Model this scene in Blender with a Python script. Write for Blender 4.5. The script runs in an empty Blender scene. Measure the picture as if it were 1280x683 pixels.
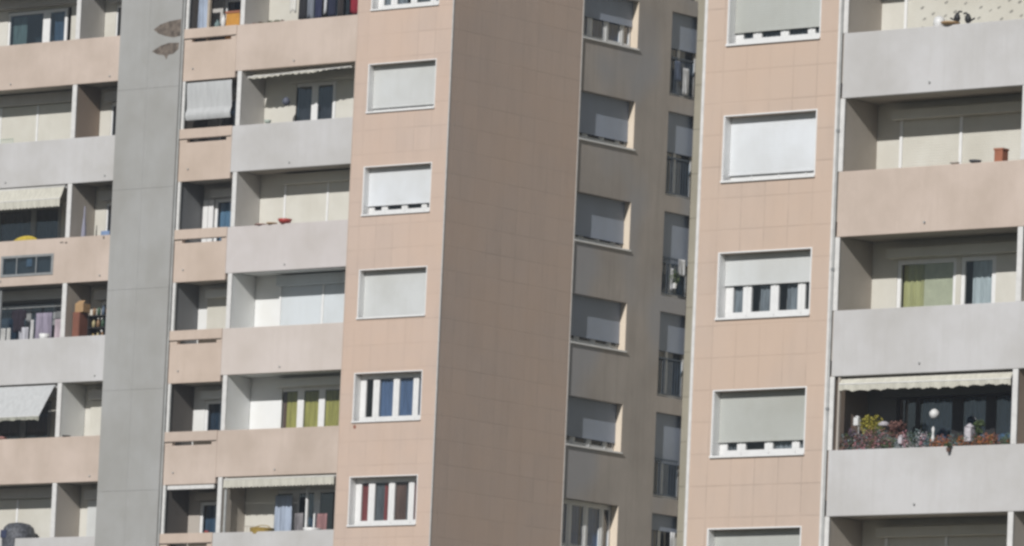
import bpy, math, random
from mathutils import Matrix, Vector
R = random.Random(7)
S = bpy.context.scene
COL = S.collection
RAD = math.radians

# ------------------------------------------------------------------ materials
MATS = {}
def new_mat(name):
    m = bpy.data.materials.new(name); m.use_nodes = True
    nt = m.node_tree
    b = nt.nodes['Principled BSDF']
    return m, nt, b

def noise(nt, vec, scale, detail=4, rough=.6):
    n = nt.nodes.new('ShaderNodeTexNoise'); n.inputs['Scale'].default_value = scale
    n.inputs['Detail'].default_value = detail; n.inputs['Roughness'].default_value = rough
    nt.links.new(vec, n.inputs['Vector']); return n.outputs['Fac']

def ramp(nt, fac, a, b, lo, hi):
    r = nt.nodes.new('ShaderNodeMapRange'); r.clamp = True
    r.inputs['From Min'].default_value = a; r.inputs['From Max'].default_value = b
    r.inputs['To Min'].default_value = lo; r.inputs['To Max'].default_value = hi
    nt.links.new(fac, r.inputs['Value']); return r.outputs['Result']

def pos(nt, scale=(1, 1, 1)):
    g = nt.nodes.new('ShaderNodeNewGeometry'); mp = nt.nodes.new('ShaderNodeMapping')
    mp.inputs['Scale'].default_value = scale
    nt.links.new(g.outputs['Position'], mp.inputs['Vector']); return mp.outputs['Vector']

def mixc(nt, fac, a, b, mode='MIX'):
    m = nt.nodes.new('ShaderNodeMix'); m.data_type = 'RGBA'; m.blend_type = mode
    for v, i in ((fac, 0), (a, 6), (b, 7)):
        if isinstance(v, (int, float)): m.inputs[i].default_value = v
        elif isinstance(v, tuple): m.inputs[i].default_value = (*v, 1)
        else: nt.links.new(v, m.inputs[i])
    return m.outputs[2]

def bump(nt, b, h, strength, dist=.01):
    n = nt.nodes.new('ShaderNodeBump'); n.inputs['Strength'].default_value = strength
    n.inputs['Distance'].default_value = dist
    nt.links.new(h, n.inputs['Height']); nt.links.new(n.outputs['Normal'], b.inputs['Normal'])

def plaster(name, col, dirt=.25, rough=.85, streak=.5, alt=None):
    """painted concrete / render with blotches, rain streaks and grain"""
    if name in MATS: return MATS[name]
    m, nt, b = new_mat(name)
    big = ramp(nt, noise(nt, pos(nt, (1, 1, 1)), .55, 5, .62), .38, .68, 0, 1)
    st = ramp(nt, noise(nt, pos(nt, (3.4, 3.4, .20)), 1.5, 8, .74), .48, .74, 0, 1)
    gr = noise(nt, pos(nt, (1, 1, 1)), 38, 3)
    dk = tuple(c * (1 - dirt) * k for c, k in zip(col, (1, .985, .95)))
    lt = tuple(min(1, c * 1.05) for c in col)
    c1 = mixc(nt, big, lt, dk if dirt < .2 else tuple(c * (1 - dirt * .5) for c in col))
    stf = nt.nodes.new('ShaderNodeMath'); stf.operation = 'MULTIPLY'; stf.inputs[1].default_value = streak
    nt.links.new(st, stf.inputs[0])
    c2 = mixc(nt, stf.outputs[0], c1, dk)
    c3 = mixc(nt, ramp(nt, gr, .3, .7, 0, .07), c2, tuple(c * .6 for c in col))
    if alt:
        c3 = mixc(nt, ramp(nt, noise(nt, pos(nt, (1, .6, .45)), .5, 2, .5), .47, .58, 0, .7), c3, alt)
    nt.links.new(c3, b.inputs['Base Color']); b.inputs['Roughness'].default_value = rough
    b.inputs['Specular IOR Level'].default_value = .25
    bump(nt, b, gr, .25, .006)
    MATS[name] = m; return m

def tiles(name, col, off=0.0, strength=.72):
    """square cladding tiles with thin open joints, each with its own tint"""
    m, nt, b = new_mat(name)
    g = nt.nodes.new('ShaderNodeNewGeometry'); sp = nt.nodes.new('ShaderNodeSeparateXYZ')
    nt.links.new(g.outputs['Position'], sp.inputs[0])
    ad = nt.nodes.new('ShaderNodeMath'); ad.operation = 'ADD'
    nt.links.new(sp.outputs[0], ad.inputs[0]); nt.links.new(sp.outputs[1], ad.inputs[1])
    cb = nt.nodes.new('ShaderNodeCombineXYZ')
    a2 = nt.nodes.new('ShaderNodeMath'); a2.operation = 'ADD'; a2.inputs[1].default_value = 60 + off
    nt.links.new(ad.outputs[0], a2.inputs[0])
    a3 = nt.nodes.new('ShaderNodeMath'); a3.operation = 'ADD'; a3.inputs[1].default_value = 10.05
    nt.links.new(sp.outputs[2], a3.inputs[0])
    nt.links.new(a2.outputs[0], cb.inputs[0]); nt.links.new(a3.outputs[0], cb.inputs[1])
    br = nt.nodes.new('ShaderNodeTexBrick'); br.offset = 0; br.squash = 1
    nt.links.new(cb.outputs[0], br.inputs['Vector'])
    br.inputs['Color1'].default_value = (*[c * 1.03 for c in col], 1)
    br.inputs['Color2'].default_value = (*[c * f for c, f in zip(col, (.955, .965, .975))], 1)
    br.inputs['Mortar'].default_value = (*[c * strength for c in col], 1)
    br.inputs['Scale'].default_value = 1; br.inputs['Mortar Size'].default_value = .016
    br.inputs['Mortar Smooth'].default_value = .4; br.inputs['Brick Width'].default_value = .6
    br.inputs['Row Height'].default_value = .65; br.inputs['Bias'].default_value = 0
    # joints fade in and out with dirt
    fade = ramp(nt, noise(nt, pos(nt, (.7, .7, 1.6)), .9, 4, .7), .36, .62, .08, 1)
    clean = nt.nodes.new('ShaderNodeRGB'); clean.outputs[0].default_value = (*col, 1)
    c1 = mixc(nt, fade, clean.outputs[0], br.outputs['Color'])
    st = ramp(nt, noise(nt, pos(nt, (2.2, 2.2, .35)), 1.1, 6, .72), .46, .8, 0, .55)
    c2 = mixc(nt, st, c1, tuple(c * f for c, f in zip(col, (.80, .80, .80))))
    big = ramp(nt, noise(nt, pos(nt), .35, 3), .4, .65, 0, .5)
    c3 = mixc(nt, big, c2, tuple(c * f for c, f in zip(col, (1.06, 1.0, .93))))
    nt.links.new(c3, b.inputs['Base Color']); b.inputs['Roughness'].default_value = .7
    b.inputs['Specular IOR Level'].default_value = .3
    iv = nt.nodes.new('ShaderNodeMath'); iv.operation = 'SUBTRACT'; iv.inputs[0].default_value = 1
    nt.links.new(br.outputs['Fac'], iv.inputs[1]); bump(nt, b, iv.outputs[0], .35, .008)
    MATS[name] = m; return m

def plain(name, col, rough=.6, var=.12, scale=6, metal=0, spec=.4):
    if name in MATS: return MATS[name]
    m, nt, b = new_mat(name)
    f = ramp(nt, noise(nt, pos(nt), scale, 4), .35, .65, 0, 1)
    c = mixc(nt, f, tuple(min(1, k * (1 + var * .4)) for k in col), tuple(k * (1 - var) for k in col))
    nt.links.new(c, b.inputs['Base Color'])
    b.inputs['Roughness'].default_value = rough; b.inputs['Metallic'].default_value = metal
    b.inputs['Specular IOR Level'].default_value = spec
    MATS[name] = m; return m

def cloth_mat(name, col, var=.25, trans=.0):
    if name in MATS: return MATS[name]
    m, nt, b = new_mat(name)
    f = ramp(nt, noise(nt, pos(nt, (7, 7, .8)), 1.6, 3), .38, .62, 0, 1)
    c = mixc(nt, f, tuple(min(1, k * 1.08) for k in col), tuple(k * (1 - var) for k in col))
    nt.links.new(c, b.inputs['Base Color'])
    b.inputs['Roughness'].default_value = .95; b.inputs['Specular IOR Level'].default_value = .1
    if trans:
        t = nt.nodes.new('ShaderNodeBsdfTranslucent'); mx = nt.nodes.new('ShaderNodeMixShader')
        nt.links.new(c, t.inputs['Color']); mx.inputs[0].default_value = trans
        nt.links.new(b.outputs[0], mx.inputs[1]); nt.links.new(t.outputs[0], mx.inputs[2])
        nt.links.new(mx.outputs[0], nt.nodes['Material Output'].inputs['Surface'])
    MATS[name] = m; return m

def glass_mat(name, tint=(.94, .95, .95), refl=.03):
    m = bpy.data.materials.new(name); m.use_nodes = True; nt = m.node_tree; nt.nodes.clear()
    o = nt.nodes.new('ShaderNodeOutputMaterial'); mx = nt.nodes.new('ShaderNodeMixShader')
    t = nt.nodes.new('ShaderNodeBsdfTransparent'); t.inputs[0].default_value = (*tint, 1)
    g = nt.nodes.new('ShaderNodeBsdfGlossy'); g.inputs['Roughness'].default_value = .02
    fr = nt.nodes.new('ShaderNodeFresnel'); fr.inputs[0].default_value = 1.5
    a = nt.nodes.new('ShaderNodeMath'); a.operation = 'ADD'; a.inputs[1].default_value = refl
    nt.links.new(fr.outputs[0], a.inputs[0])
    gm = nt.nodes.new('ShaderNodeNewGeometry'); inv = nt.nodes.new('ShaderNodeMath'); inv.operation = 'SUBTRACT'; inv.inputs[0].default_value = 1
    nt.links.new(gm.outputs['Backfacing'], inv.inputs[1]); mu = nt.nodes.new('ShaderNodeMath'); mu.operation = 'MULTIPLY'
    nt.links.new(inv.outputs[0], mu.inputs[0]); nt.links.new(a.outputs[0], mu.inputs[1]); nt.links.new(mu.outputs[0], mx.inputs[0])
    nt.links.new(t.outputs[0], mx.inputs[1]); nt.links.new(g.outputs[0], mx.inputs[2])
    nt.links.new(mx.outputs[0], o.inputs[0]); MATS[name] = m; return m

PINK = plaster('pink_paint', (.58, .482, .415), .16)
PINK2 = plaster('narrow_panel_pink_paint', (.58, .475, .40), .14)
WHITE = plaster('white_paint', (.56, .552, .55), .13)
OFFW = plaster('off_white_paint', (.60, .562, .552), .10)
OFFP = plaster('pinkish_white_paint', (.615, .55, .51), .10)
TILE = tiles('pink_tiles', (.58, .455, .378), strength=.82)
GREY = plaster('grey_pilaster_paint', (.37, .37, .36), .12)
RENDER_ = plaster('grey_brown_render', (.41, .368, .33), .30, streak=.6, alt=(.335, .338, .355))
WING = plaster('beige_wing_panels', (.34, .315, .25), .2)
CREAM = plaster('cream_wall_paint', (.64, .625, .57), .10, streak=.25)
WWALL = plaster('white_wall_paint', (.77, .78, .775), .04, streak=.15)
BWALL = plaster('brown_wall_paint', (.33, .26, .21), .12, streak=.2)
TAUPE = plaster('taupe_wall_paint', (.45, .41, .365), .12, streak=.3)
GWALL = plaster('grey_wall_paint', (.56, .545, .525), .14, streak=.3)
DWALL = plaster('dark_wall', (.13, .12, .11), .2)
DWALL2 = plaster('slate_wall', (.19, .195, .20), .2)
SOFF = plaster('soffit_concrete', (.44, .40, .35), .2)
TRIM = plain('white_trim_metal', (.72, .71, .69), .45, .1)
GTRIM = plain('grey_trim_metal', (.55, .54, .52), .5, .15)
PIPE = plain('grey_drainpipe', (.42, .43, .42), .5, .15)
FRAME = plain('white_window_plastic', (.80, .80, .79), .35, .05)
ALU = plain('dull_aluminium', (.36, .37, .37), .45, .15, 8, .3)
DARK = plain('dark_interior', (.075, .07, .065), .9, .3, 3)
BLACK = plain('black_metal', (.03, .03, .032), .5, .2)
RAIL = plain('dark_railing_paint', (.08, .105, .135), .5, .2)
STAIN = plain('brown_stain', (.17, .14, .115), .9, .5, 7)
GLASS = glass_mat('window_glass')
GLASSB = glass_mat('bluish_glass', (.68, .78, .86), .12)
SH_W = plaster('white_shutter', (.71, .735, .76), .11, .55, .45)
SH_G = plaster('grey_green_shutter', (.47, .485, .46), .11, .55, .45)
SH_L = plaster('pale_shutter', (.60, .615, .61), .11, .55, .45)
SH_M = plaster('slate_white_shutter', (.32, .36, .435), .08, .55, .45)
SH_C = plaster('cream_shutter', (.64, .625, .565), .11, .55, .45)
SH_B = plaster('bluish_white_shutter', (.62, .66, .685), .11, .55, .45)
JAMB = plaster('cream_jamb_paint', (.74, .64, .52), .06)
AWN_C = cloth_mat('cream_awning_canvas', (.62, .60, .52), .07, .12)
AWN_W = cloth_mat('pale_grey_awning_canvas', (.55, .56, .56), .05, .12)
def cm(n, c, v=.25): return cloth_mat(n, c, v)
C_NAVY = cm('navy_curtain', (.07, .13, .26)); C_BLUE = cm('blue_curtain_cloth', (.11, .17, .30)); C_RED = cm('red_curtain_cloth', (.24, .06, .06))
C_GREEN = cm('green_curtain_cloth', (.40, .38, .12)); C_NET = cm('net_curtain', (.24, .27, .30), .35)
C_DGR = cm('dark_grey_curtain', (.12, .135, .15)); C_WNET = cm('white_net_curtain', (.50, .57, .60), .2)
C_BEIGE = cm('beige_curtain', (.40, .38, .27), .3); C_BROWN = cm('brown_curtain', (.15, .095, .08), .35)

# ------------------------------------------------------------------ mesh builder
class MB:
    def __init__(s): s.v = []; s.f = []
    def quad(s, a, b, c, d):
        i = len(s.v); s.v += [a, b, c, d]; s.f.append((i, i+1, i+2, i+3)); return s
    def box(s, x0, x1, y0, y1, z0, z1):
        i = len(s.v)
        s.v += [(x, y, z) for z in (z0, z1) for x, y in ((x0, y0), (x1, y0), (x1, y1), (x0, y1))]
        s.f += [tuple(i+k for k in q) for q in ((3,2,1,0),(4,5,6,7),(0,1,5,4),(1,2,6,5),(2,3,7,6),(3,0,4,7))]
        return s
    def lathe(s, prof, cx=0, cy=0, n=14):
        i = len(s.v)
        for r, z in prof:
            for k in range(n):
                a = 2*math.pi*k/n; s.v.append((cx+r*math.cos(a), cy+r*math.sin(a), z))
        for j in range(len(prof)-1):
            for k in range(n):
                s.f.append((i+j*n+k, i+j*n+(k+1)%n, i+(j+1)*n+(k+1)%n, i+(j+1)*n+k))
        s.f.append(tuple(i+k for k in range(n))[::-1])
        s.f.append(tuple(i+(len(prof)-1)*n+k for k in range(n)))
        return s
    def tube(s, pts, r, n=6):
        base = len(s.v); pts = [Vector(p) for p in pts]
        for j, p in enumerate(pts):
            d = (pts[min(j+1, len(pts)-1)] - pts[max(j-1, 0)]).normalized()
            u = d.cross(Vector((0, 0, 1)) if abs(d.z) < .9 else Vector((1, 0, 0))).normalized(); w = d.cross(u)
            for k in range(n):
                a = 2*math.pi*k/n; q = p + (u*math.cos(a) + w*math.sin(a))*r; s.v.append(tuple(q))
        for j in range(len(pts)-1):
            for k in range(n):
                s.f.append((base+j*n+k, base+j*n+(k+1)%n, base+(j+1)*n+(k+1)%n, base+(j+1)*n+k))
        s.f.append(tuple(base+k for k in range(n))); s.f.append(tuple(base+(len(pts)-1)*n+k for k in range(n))[::-1])
        return s
    def grid(s, fn, nu, nv, thick=None):
        """sheet of fn(u,v); with thick=(dx,dy,dz) it is closed into a thin solid"""
        i = len(s.v)
        P = [fn(a/nu, b/nv) for b in range(nv+1) for a in range(nu+1)]
        s.v += P
        W = nu+1
        for b in range(nv):
            for a in range(nu):
                q = i+b*W+a; s.f.append((q, q+1, q+W+1, q+W))
        if thick:
            o = len(P); s.v += [(p[0]+thick[0], p[1]+thick[1], p[2]+thick[2]) for p in P]
            for b in range(nv):
                for a in range(nu):
                    q = i+o+b*W+a; s.f.append((q, q+W, q+W+1, q+1))
            edge = [a for a in range(nu+1)] + [b*W+nu for b in range(1, nv+1)] + \
                   [nv*W+a for a in range(nu-1, -1, -1)] + [b*W for b in range(nv-1, 0, -1)]
            for k in range(len(edge)):
                a, b_ = edge[k], edge[(k+1) % len(edge)]
                s.f.append((i+a, i+o+a, i+o+b_, i+b_))
        return s
    def leaves(s, cx, cy, cz, rx, ry, rz, n, size, rnd=R):
        for _ in range(n):
            while True:
                p = Vector((rnd.uniform(-1, 1), rnd.uniform(-1, 1), rnd.uniform(-1, 1)))
                if p.length < 1: break
            c = Vector((cx+p.x*rx, cy+p.y*ry, cz+p.z*rz))
            a = Vector((rnd.gauss(0, 1), rnd.gauss(0, 1), rnd.gauss(0, 1))).normalized()
            b = a.cross(Vector((rnd.gauss(0, 1), rnd.gauss(0, 1), rnd.gauss(0, 1)))).normalized()
            k = size*rnd.uniform(.6, 1.3)
            s.quad(tuple(c-a*k), tuple(c+b*k*.5), tuple(c+a*k), tuple(c-b*k*.5))
        return s
    def build(s, name, mat, parent=None, loc=(0, 0, 0), rz=0, bevel=0, smooth=False):
        me = bpy.data.meshes.new(name); me.from_pydata(s.v, [], s.f); me.update()
        me.materials.append(mat)
        if smooth:
            for p in me.polygons: p.use_smooth = True
        o = bpy.data.objects.new(name, me); COL.objects.link(o)
        o.location = loc; o.rotation_euler = (0, 0, rz)
        if parent: o.parent = parent
        if bevel:
            b = o.modifiers.new('Bevel', 'BEVEL'); b.width = bevel; b.segments = 2; b.limit_method = 'ANGLE'
        return o

def empty(name, loc, label, cat, group=None):
    o = bpy.data.objects.new(name, None); COL.objects.link(o); o.location = loc
    o['label'] = label; o['category'] = cat
    if group: o['group'] = group
    return o
def tag(o, label, cat, group=None):
    o['label'] = label; o['category'] = cat
    if group: o['group'] = group
    return o

# ------------------------------------------------------------------ camera (solved from the photograph)
F, PIT, ROL, AZ = 8968.229, .12097059, .04339297, -.69646336
def wv(x, y, z):
    return Vector((math.cos(AZ)*x + math.sin(AZ)*y, -math.sin(AZ)*x + math.cos(AZ)*y, z))
cr, sr, cp, sp_ = math.cos(ROL), math.sin(ROL), math.cos(PIT), math.sin(PIT)
right = wv(cr, -sr*sp_, sr*cp); up = wv(-sr, -cr*sp_, cr*cp); fwd = wv(0, cp, sp_)
cam = bpy.data.cameras.new('camera'); co = bpy.data.objects.new('camera', cam); COL.objects.link(co)
M = Matrix((right, up, -fwd)).transposed().to_4x4(); M.translation = Vector((123.23, -144.446, 0))
co.matrix_world = M
cam.sensor_width = 36; cam.lens = F/1280*36; cam.clip_start = 1; cam.clip_end = 6000
S.camera = co

GZ = -1.6   # ground

# ------------------------------------------------------------------ light
EL, PH = RAD(31.5), RAD(14.0)
sd = Vector((math.cos(EL)*math.sin(PH), -math.cos(EL)*math.cos(PH), math.sin(EL)))
sun = bpy.data.lights.new('sun', 'SUN'); so = bpy.data.objects.new('sun', sun); COL.objects.link(so)
sun.energy = 3.45; sun.angle = RAD(.5); sun.color = (1, .975, .945)
so.rotation_euler = sd.to_track_quat('Z', 'Y').to_euler(); so.location = (40, -80, 90)
w = bpy.data.worlds.new('World'); S.world = w; w.use_nodes = True
nt = w.node_tree; bg = nt.nodes['Background']; sky = nt.nodes.new('ShaderNodeTexSky')
sky.sky_type = 'NISHITA'; sky.sun_disc = False; sky.sun_elevation = EL
sky.sun_rotation = math.atan2(sd.x, sd.y)
sky.air_density = 1.0; sky.dust_density = .5
nt.links.new(sky.outputs[0], bg.inputs[0]); bg.inputs[1].default_value = .040
S.view_settings.view_transform = 'Standard'; S.view_settings.look = 'None'
S.view_settings.exposure = .13; S.view_settings.gamma = 1; S.view_settings.use_curve_mapping = False
S.cycles.filter_width = 2.8
S.cycles.max_bounces = 8; S.cycles.transparent_max_bounces = 12
S.cycles.caustics_reflective = False; S.cycles.caustics_refractive = False

# ------------------------------------------------------------------ ground
g = MB(); N = 24
g.grid(lambda u, v: ((u-.5)*5000, (v-.5)*5000, GZ), N, N)
GM = plaster('ground_asphalt_and_grass', (.075, .08, .06), .3)
o = g.build('ground', GM); o['kind'] = 'structure'

# ------------------------------------------------------------------ building parts
def wall(x0, x1, z0, z1, th, holes, name, mat, parent, loc, rz=0):
    """facade slab: local x along, y inward, rectangular holes with real reveals"""
    mb = MB()
    xs = sorted({x0, x1} | {h[0] for h in holes} | {h[1] for h in holes})
    zs = sorted({z0, z1} | {h[2] for h in holes} | {h[3] for h in holes})
    def hole(a, b):
        return any(h[0] - 1e-6 < a < h[1] + 1e-6 and h[2] - 1e-6 < b < h[3] + 1e-6 for h in holes)
    for i in range(len(xs)-1):
        for j in range(len(zs)-1):
            if hole((xs[i]+xs[i+1])/2, (zs[j]+zs[j+1])/2): continue
            a, b, c, d = xs[i], xs[i+1], zs[j], zs[j+1]
            mb.quad((a, 0, c), (b, 0, c), (b, 0, d), (a, 0, d))
            mb.quad((a, th, c), (a, th, d), (b, th, d), (b, th, c))
    for a, b, c, d in holes:
        if a > x0 + 1e-6: mb.quad((a, 0, c), (a, 0, d), (a, th, d), (a, th, c))
        if b < x1 - 1e-6: mb.quad((b, 0, c), (b, th, c), (b, th, d), (b, 0, d))
        mb.quad((a, 0, c), (a, th, c), (b, th, c), (b, 0, c)); mb.quad((a, 0, d), (b, 0, d), (b, th, d), (a, th, d))
    def free_edge(x):
        zz = sorted([(h[2], h[3]) for h in holes if abs((h[0] if x == x0 else h[1]) - x) < 1e-6]); c = z0; out = []
        for p, q in zz: out.append((c, p)); c = q
        out.append((c, z1)); return out
    for c, d in free_edge(x0): mb.quad((x0, 0, c), (x0, 0, d), (x0, th, d), (x0, th, c))
    for c, d in free_edge(x1): mb.quad((x1, 0, c), (x1, th, c), (x1, th, d), (x1, 0, d))
    mb.quad((x0, 0, z1), (x1, 0, z1), (x1, th, z1), (x0, th, z1))
    return mb.build(name, mat, parent, loc, rz)

def slats(w_, z0, z1, y, pitch=.05):
    mb = MB(); n = max(1, int(round((z1-z0)/pitch))); p = (z1-z0)/n
    for i in range(n):
        a = z0+i*p
        mb.quad((0, y, a), (w_, y, a), (w_, y-.003, a+p*.12), (0, y-.003, a+p*.12))
        mb.quad((0, y-.003, a+p*.12), (w_, y-.003, a+p*.12), (w_, y-.003, a+p*.85), (0, y-.003, a+p*.85))
        mb.quad((0, y-.003, a+p*.85), (w_, y-.003, a+p*.85), (w_, y, a+p), (0, y, a+p))
    mb.box(0, w_, y-.012, y+.012, z0-.035, z0+.001)
    mb.quad((0, y+.012, z0), (0, y+.012, z1), (w_, y+.012, z1), (w_, y+.012, z0))
    return mb

def folds(x0, x1, z0, z1, y, amp=.03, per=.16, ph=0):
    mb = MB(); n = max(6, int((x1-x0)/.025))
    mb.grid(lambda u, v: (x0+(x1-x0)*u, y+amp*math.sin((x0+(x1-x0)*u)/per*6.28+ph)+.006*math.sin(u*41), z0+(z1-z0)*v), n, 3)
    return mb

LAY = [(.21, .46), (.68, 1.17), (1.38, 1.87), (2.06, 2.28)]   # panes of the wide window

def wide_window(parent, loc, rz, w_=2.36, h=1.28, drop=0, smat=None, curtains=(), glass=None, surround=True,
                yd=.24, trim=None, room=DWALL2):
    """window set into a wall opening: frame > pane, shutter, curtain, sill"""
    f = MB(); s = w_/2.36
    if surround:
        t = .028
        f.box(-t, 0.0, -.012, .01, -t, h+t); f.box(w_, w_+t, -.012, .01, -t, h+t)
        f.box(0, w_, -.012, .01, h, h+t)
        f.box(0, .012, .0, yd, 0, h); f.box(w_-.012, w_, .0, yd, 0, h)
    f.box(.012, w_-.012, yd, yd+.06, .012, .13); f.box(.012, w_-.012, yd, yd+.06, h-.13, h-.002)
    xs = [.012] + [v*s for p in LAY for v in p] + [w_-.012]
    for i in range(0, len(xs), 2):
        f.box(xs[i], xs[i+1], yd, yd+.06, .13, h-.13)
        if 0 < i < len(xs)-2:
            m = (xs[i]+xs[i+1])/2; f.box(m-.02, m+.02, yd-.014, yd-.001, .05, h-.1)
    win = f.build('window', trim or FRAME, parent, loc, rz, bevel=.004)
    p = MB()
    for a, b in LAY: p.box(a*s, b*s, yd+.028, yd+.034, .13, h-.13)
    p.build('pane', glass or GLASS, win)
    MB().box(-.03, w_+.03, -.045, yd, -.045, .0).build('sill', trim or FRAME, win, bevel=.004)
    for i, (a, b, m, ph) in enumerate(curtains):
        folds(a*s, b*s, .05, h-.06, yd+.085, .016, .13, ph).build('curtain', m, win)
    if drop > 0:
        sm = slats(w_-.03, h-.002-drop*(h-.03), h-.002, .115)
        sm.build('shutter', smat or SH_W, win, (.015, .085, 0))
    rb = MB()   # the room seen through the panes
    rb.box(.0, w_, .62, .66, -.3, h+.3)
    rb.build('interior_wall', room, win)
    return win

def loggia_window(parent, loc, spec, h, glass=None, trim=None):
    """spec: list of (x0,x1) pane spans; frame around and between"""
    f = MB(); x0 = spec[0][0]-.1; x1 = spec[-1][1]+.1
    f.box(x0, x1, 0, .05, h-.09, h); f.box(x0, x1, 0, .05, 0, .1)
    xs = [x0] + [v for p in spec for v in p] + [x1]
    for i in range(0, len(xs), 2): f.box(xs[i], xs[i+1], 0, .05, .1, h-.09)
    win = f.build('balcony_door', trim or FRAME, parent, loc, bevel=.004)
    p = MB()
    for a, b in spec: p.box(a, b, .02, .026, .1, h-.09)
    p.build('pane', glass or GLASS, win)
    return win

# ================================================================== LEFT TOWER
TL = empty('apartment_tower', (0, 0, 0),
           'pink and white apartment tower with a grey pilaster, tiled corner and shaded side wall behind', 'building')
TL.location = (-8, 8, GZ)
class P:    # shift from world to tower local
    def __init__(s, t): s.o = Vector(t.location)
    def __call__(s, x, y, z): return tuple(Vector((x, y, z)) - s.o)
L = P(TL)
DEP = 1.0
ZTOP = 44.0
def Z(k): return 30.21 - 2.8*k
def part(mb, name, mat, loc=(0, 0, 0), T=TL, PL=L, **k): return mb.build(name, mat, T, PL(*loc), **k)

# core
c = MB(); c.box(-26, -1.25, 1.62, 18, GZ, ZTOP-.1); part(c, 'core', DARK)
MB().box(-26.2, .1, -.02, 18.2, ZTOP, ZTOP+.5).build('roof', SOFF, TL, L(0, 0, 0))
# tiled column
holes = []
for k in range(-3, 7):
    t = Z(k)-1.42; holes.append((.47, 2.83, t-1.28, t))
wall(0, 3.37, GZ, ZTOP, .25, holes, 'tiled_wall', TILE, TL, L(-3.37, 0, 0))
part(MB().box(-3.37, -3.12, .254, 1.62, GZ, ZTOP), 'return_wall', CREAM)
part(MB().box(-.25, 0, .254, 5.49, GZ, ZTOP), 'tiled_side_wall', TILE)
part(MB().box(-.03, .008, -.008, .03, GZ, ZTOP), 'corner_trim', GTRIM, bevel=.005)
part(MB().box(-.03, .012, 5.46, 5.50, GZ, ZTOP), 'corner_trim', GTRIM, bevel=.005)
part(MB().box(-3.40, -3.37, -.01, .03, GZ, ZTOP), 'corner_trim', PINK)

wx = -2.90
def W(k, **kw): return wide_window(TL, L(wx, 0, Z(k)-2.70), 0, **kw)
W(-2, drop=1.0); W(-1, curtains=((.1, 1.0, C_NET, 0), (1.4, 2.3, C_DGR, 1)))
W(0, drop=.91, smat=SH_L)
W(1, drop=.80, smat=SH_W)
W(2, drop=1.0, smat=SH_L)
W(3, curtains=((.62, 1.2, C_BLUE, 0), (1.3, 2.1, C_BLUE, 1.5), (2.1, 2.3, C_NET, 1)), glass=GLASS)
W(4, curtains=((.1, .52, C_RED, 0), (.98, 1.3, C_RED, 1), (.6, .98, C_DGR, 1), (1.3, 1.75, C_BROWN, 1), (1.75, 2.0, C_DGR, 1), (2.0, 2.33, C_RED, 1)))
W(5, drop=.5)

# middle wall (faces +x), slightly set back from the tiles
SX = -.03
hol = []; fr = []
for k in range(-3, 7):
    t = 28.73-2.8*k; hol.append((.05, 2.43, t-1.33, t))
    t2 = 28.68-2.8*k; fr.append((3.91, 5.03, t2-2.36, t2))
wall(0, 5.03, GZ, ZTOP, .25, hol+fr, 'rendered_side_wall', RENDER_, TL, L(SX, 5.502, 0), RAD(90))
part(MB().box(-1.25, -.27, 5.2, 5.5, GZ, ZTOP), 'inner_wall', DARK)
def MW(k, **kw):
    kw.setdefault('yd', .26)
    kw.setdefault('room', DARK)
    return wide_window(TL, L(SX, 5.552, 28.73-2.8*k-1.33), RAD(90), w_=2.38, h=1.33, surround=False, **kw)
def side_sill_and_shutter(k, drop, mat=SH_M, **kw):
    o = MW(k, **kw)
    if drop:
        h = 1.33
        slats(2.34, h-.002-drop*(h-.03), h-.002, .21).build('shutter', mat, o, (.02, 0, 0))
    MB().box(2.368, 2.379, .004, .25, .012, 1.328).build('jamb_lining', JAMB, o)
    return o
side_sill_and_shutter(-1, .52, glass=GLASSB, curtains=((.1, 1.9, C_NAVY, 0),))
side_sill_and_shutter(0, .84)
side_sill_and_shutter(1, .86)
side_sill_and_shutter(2, .84)
side_sill_and_shutter(3, .80)
C_SKY = cm('sky_blue_curtain', (.16, .30, .52))
side_sill_and_shutter(4, 0, glass=GLASSB, curtains=((.1, 1.1, C_SKY, 0), (1.2, 1.9, C_SKY, 0)))
side_sill_and_shutter(-2, .9); side_sill_and_shutter(5, .6)
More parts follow.
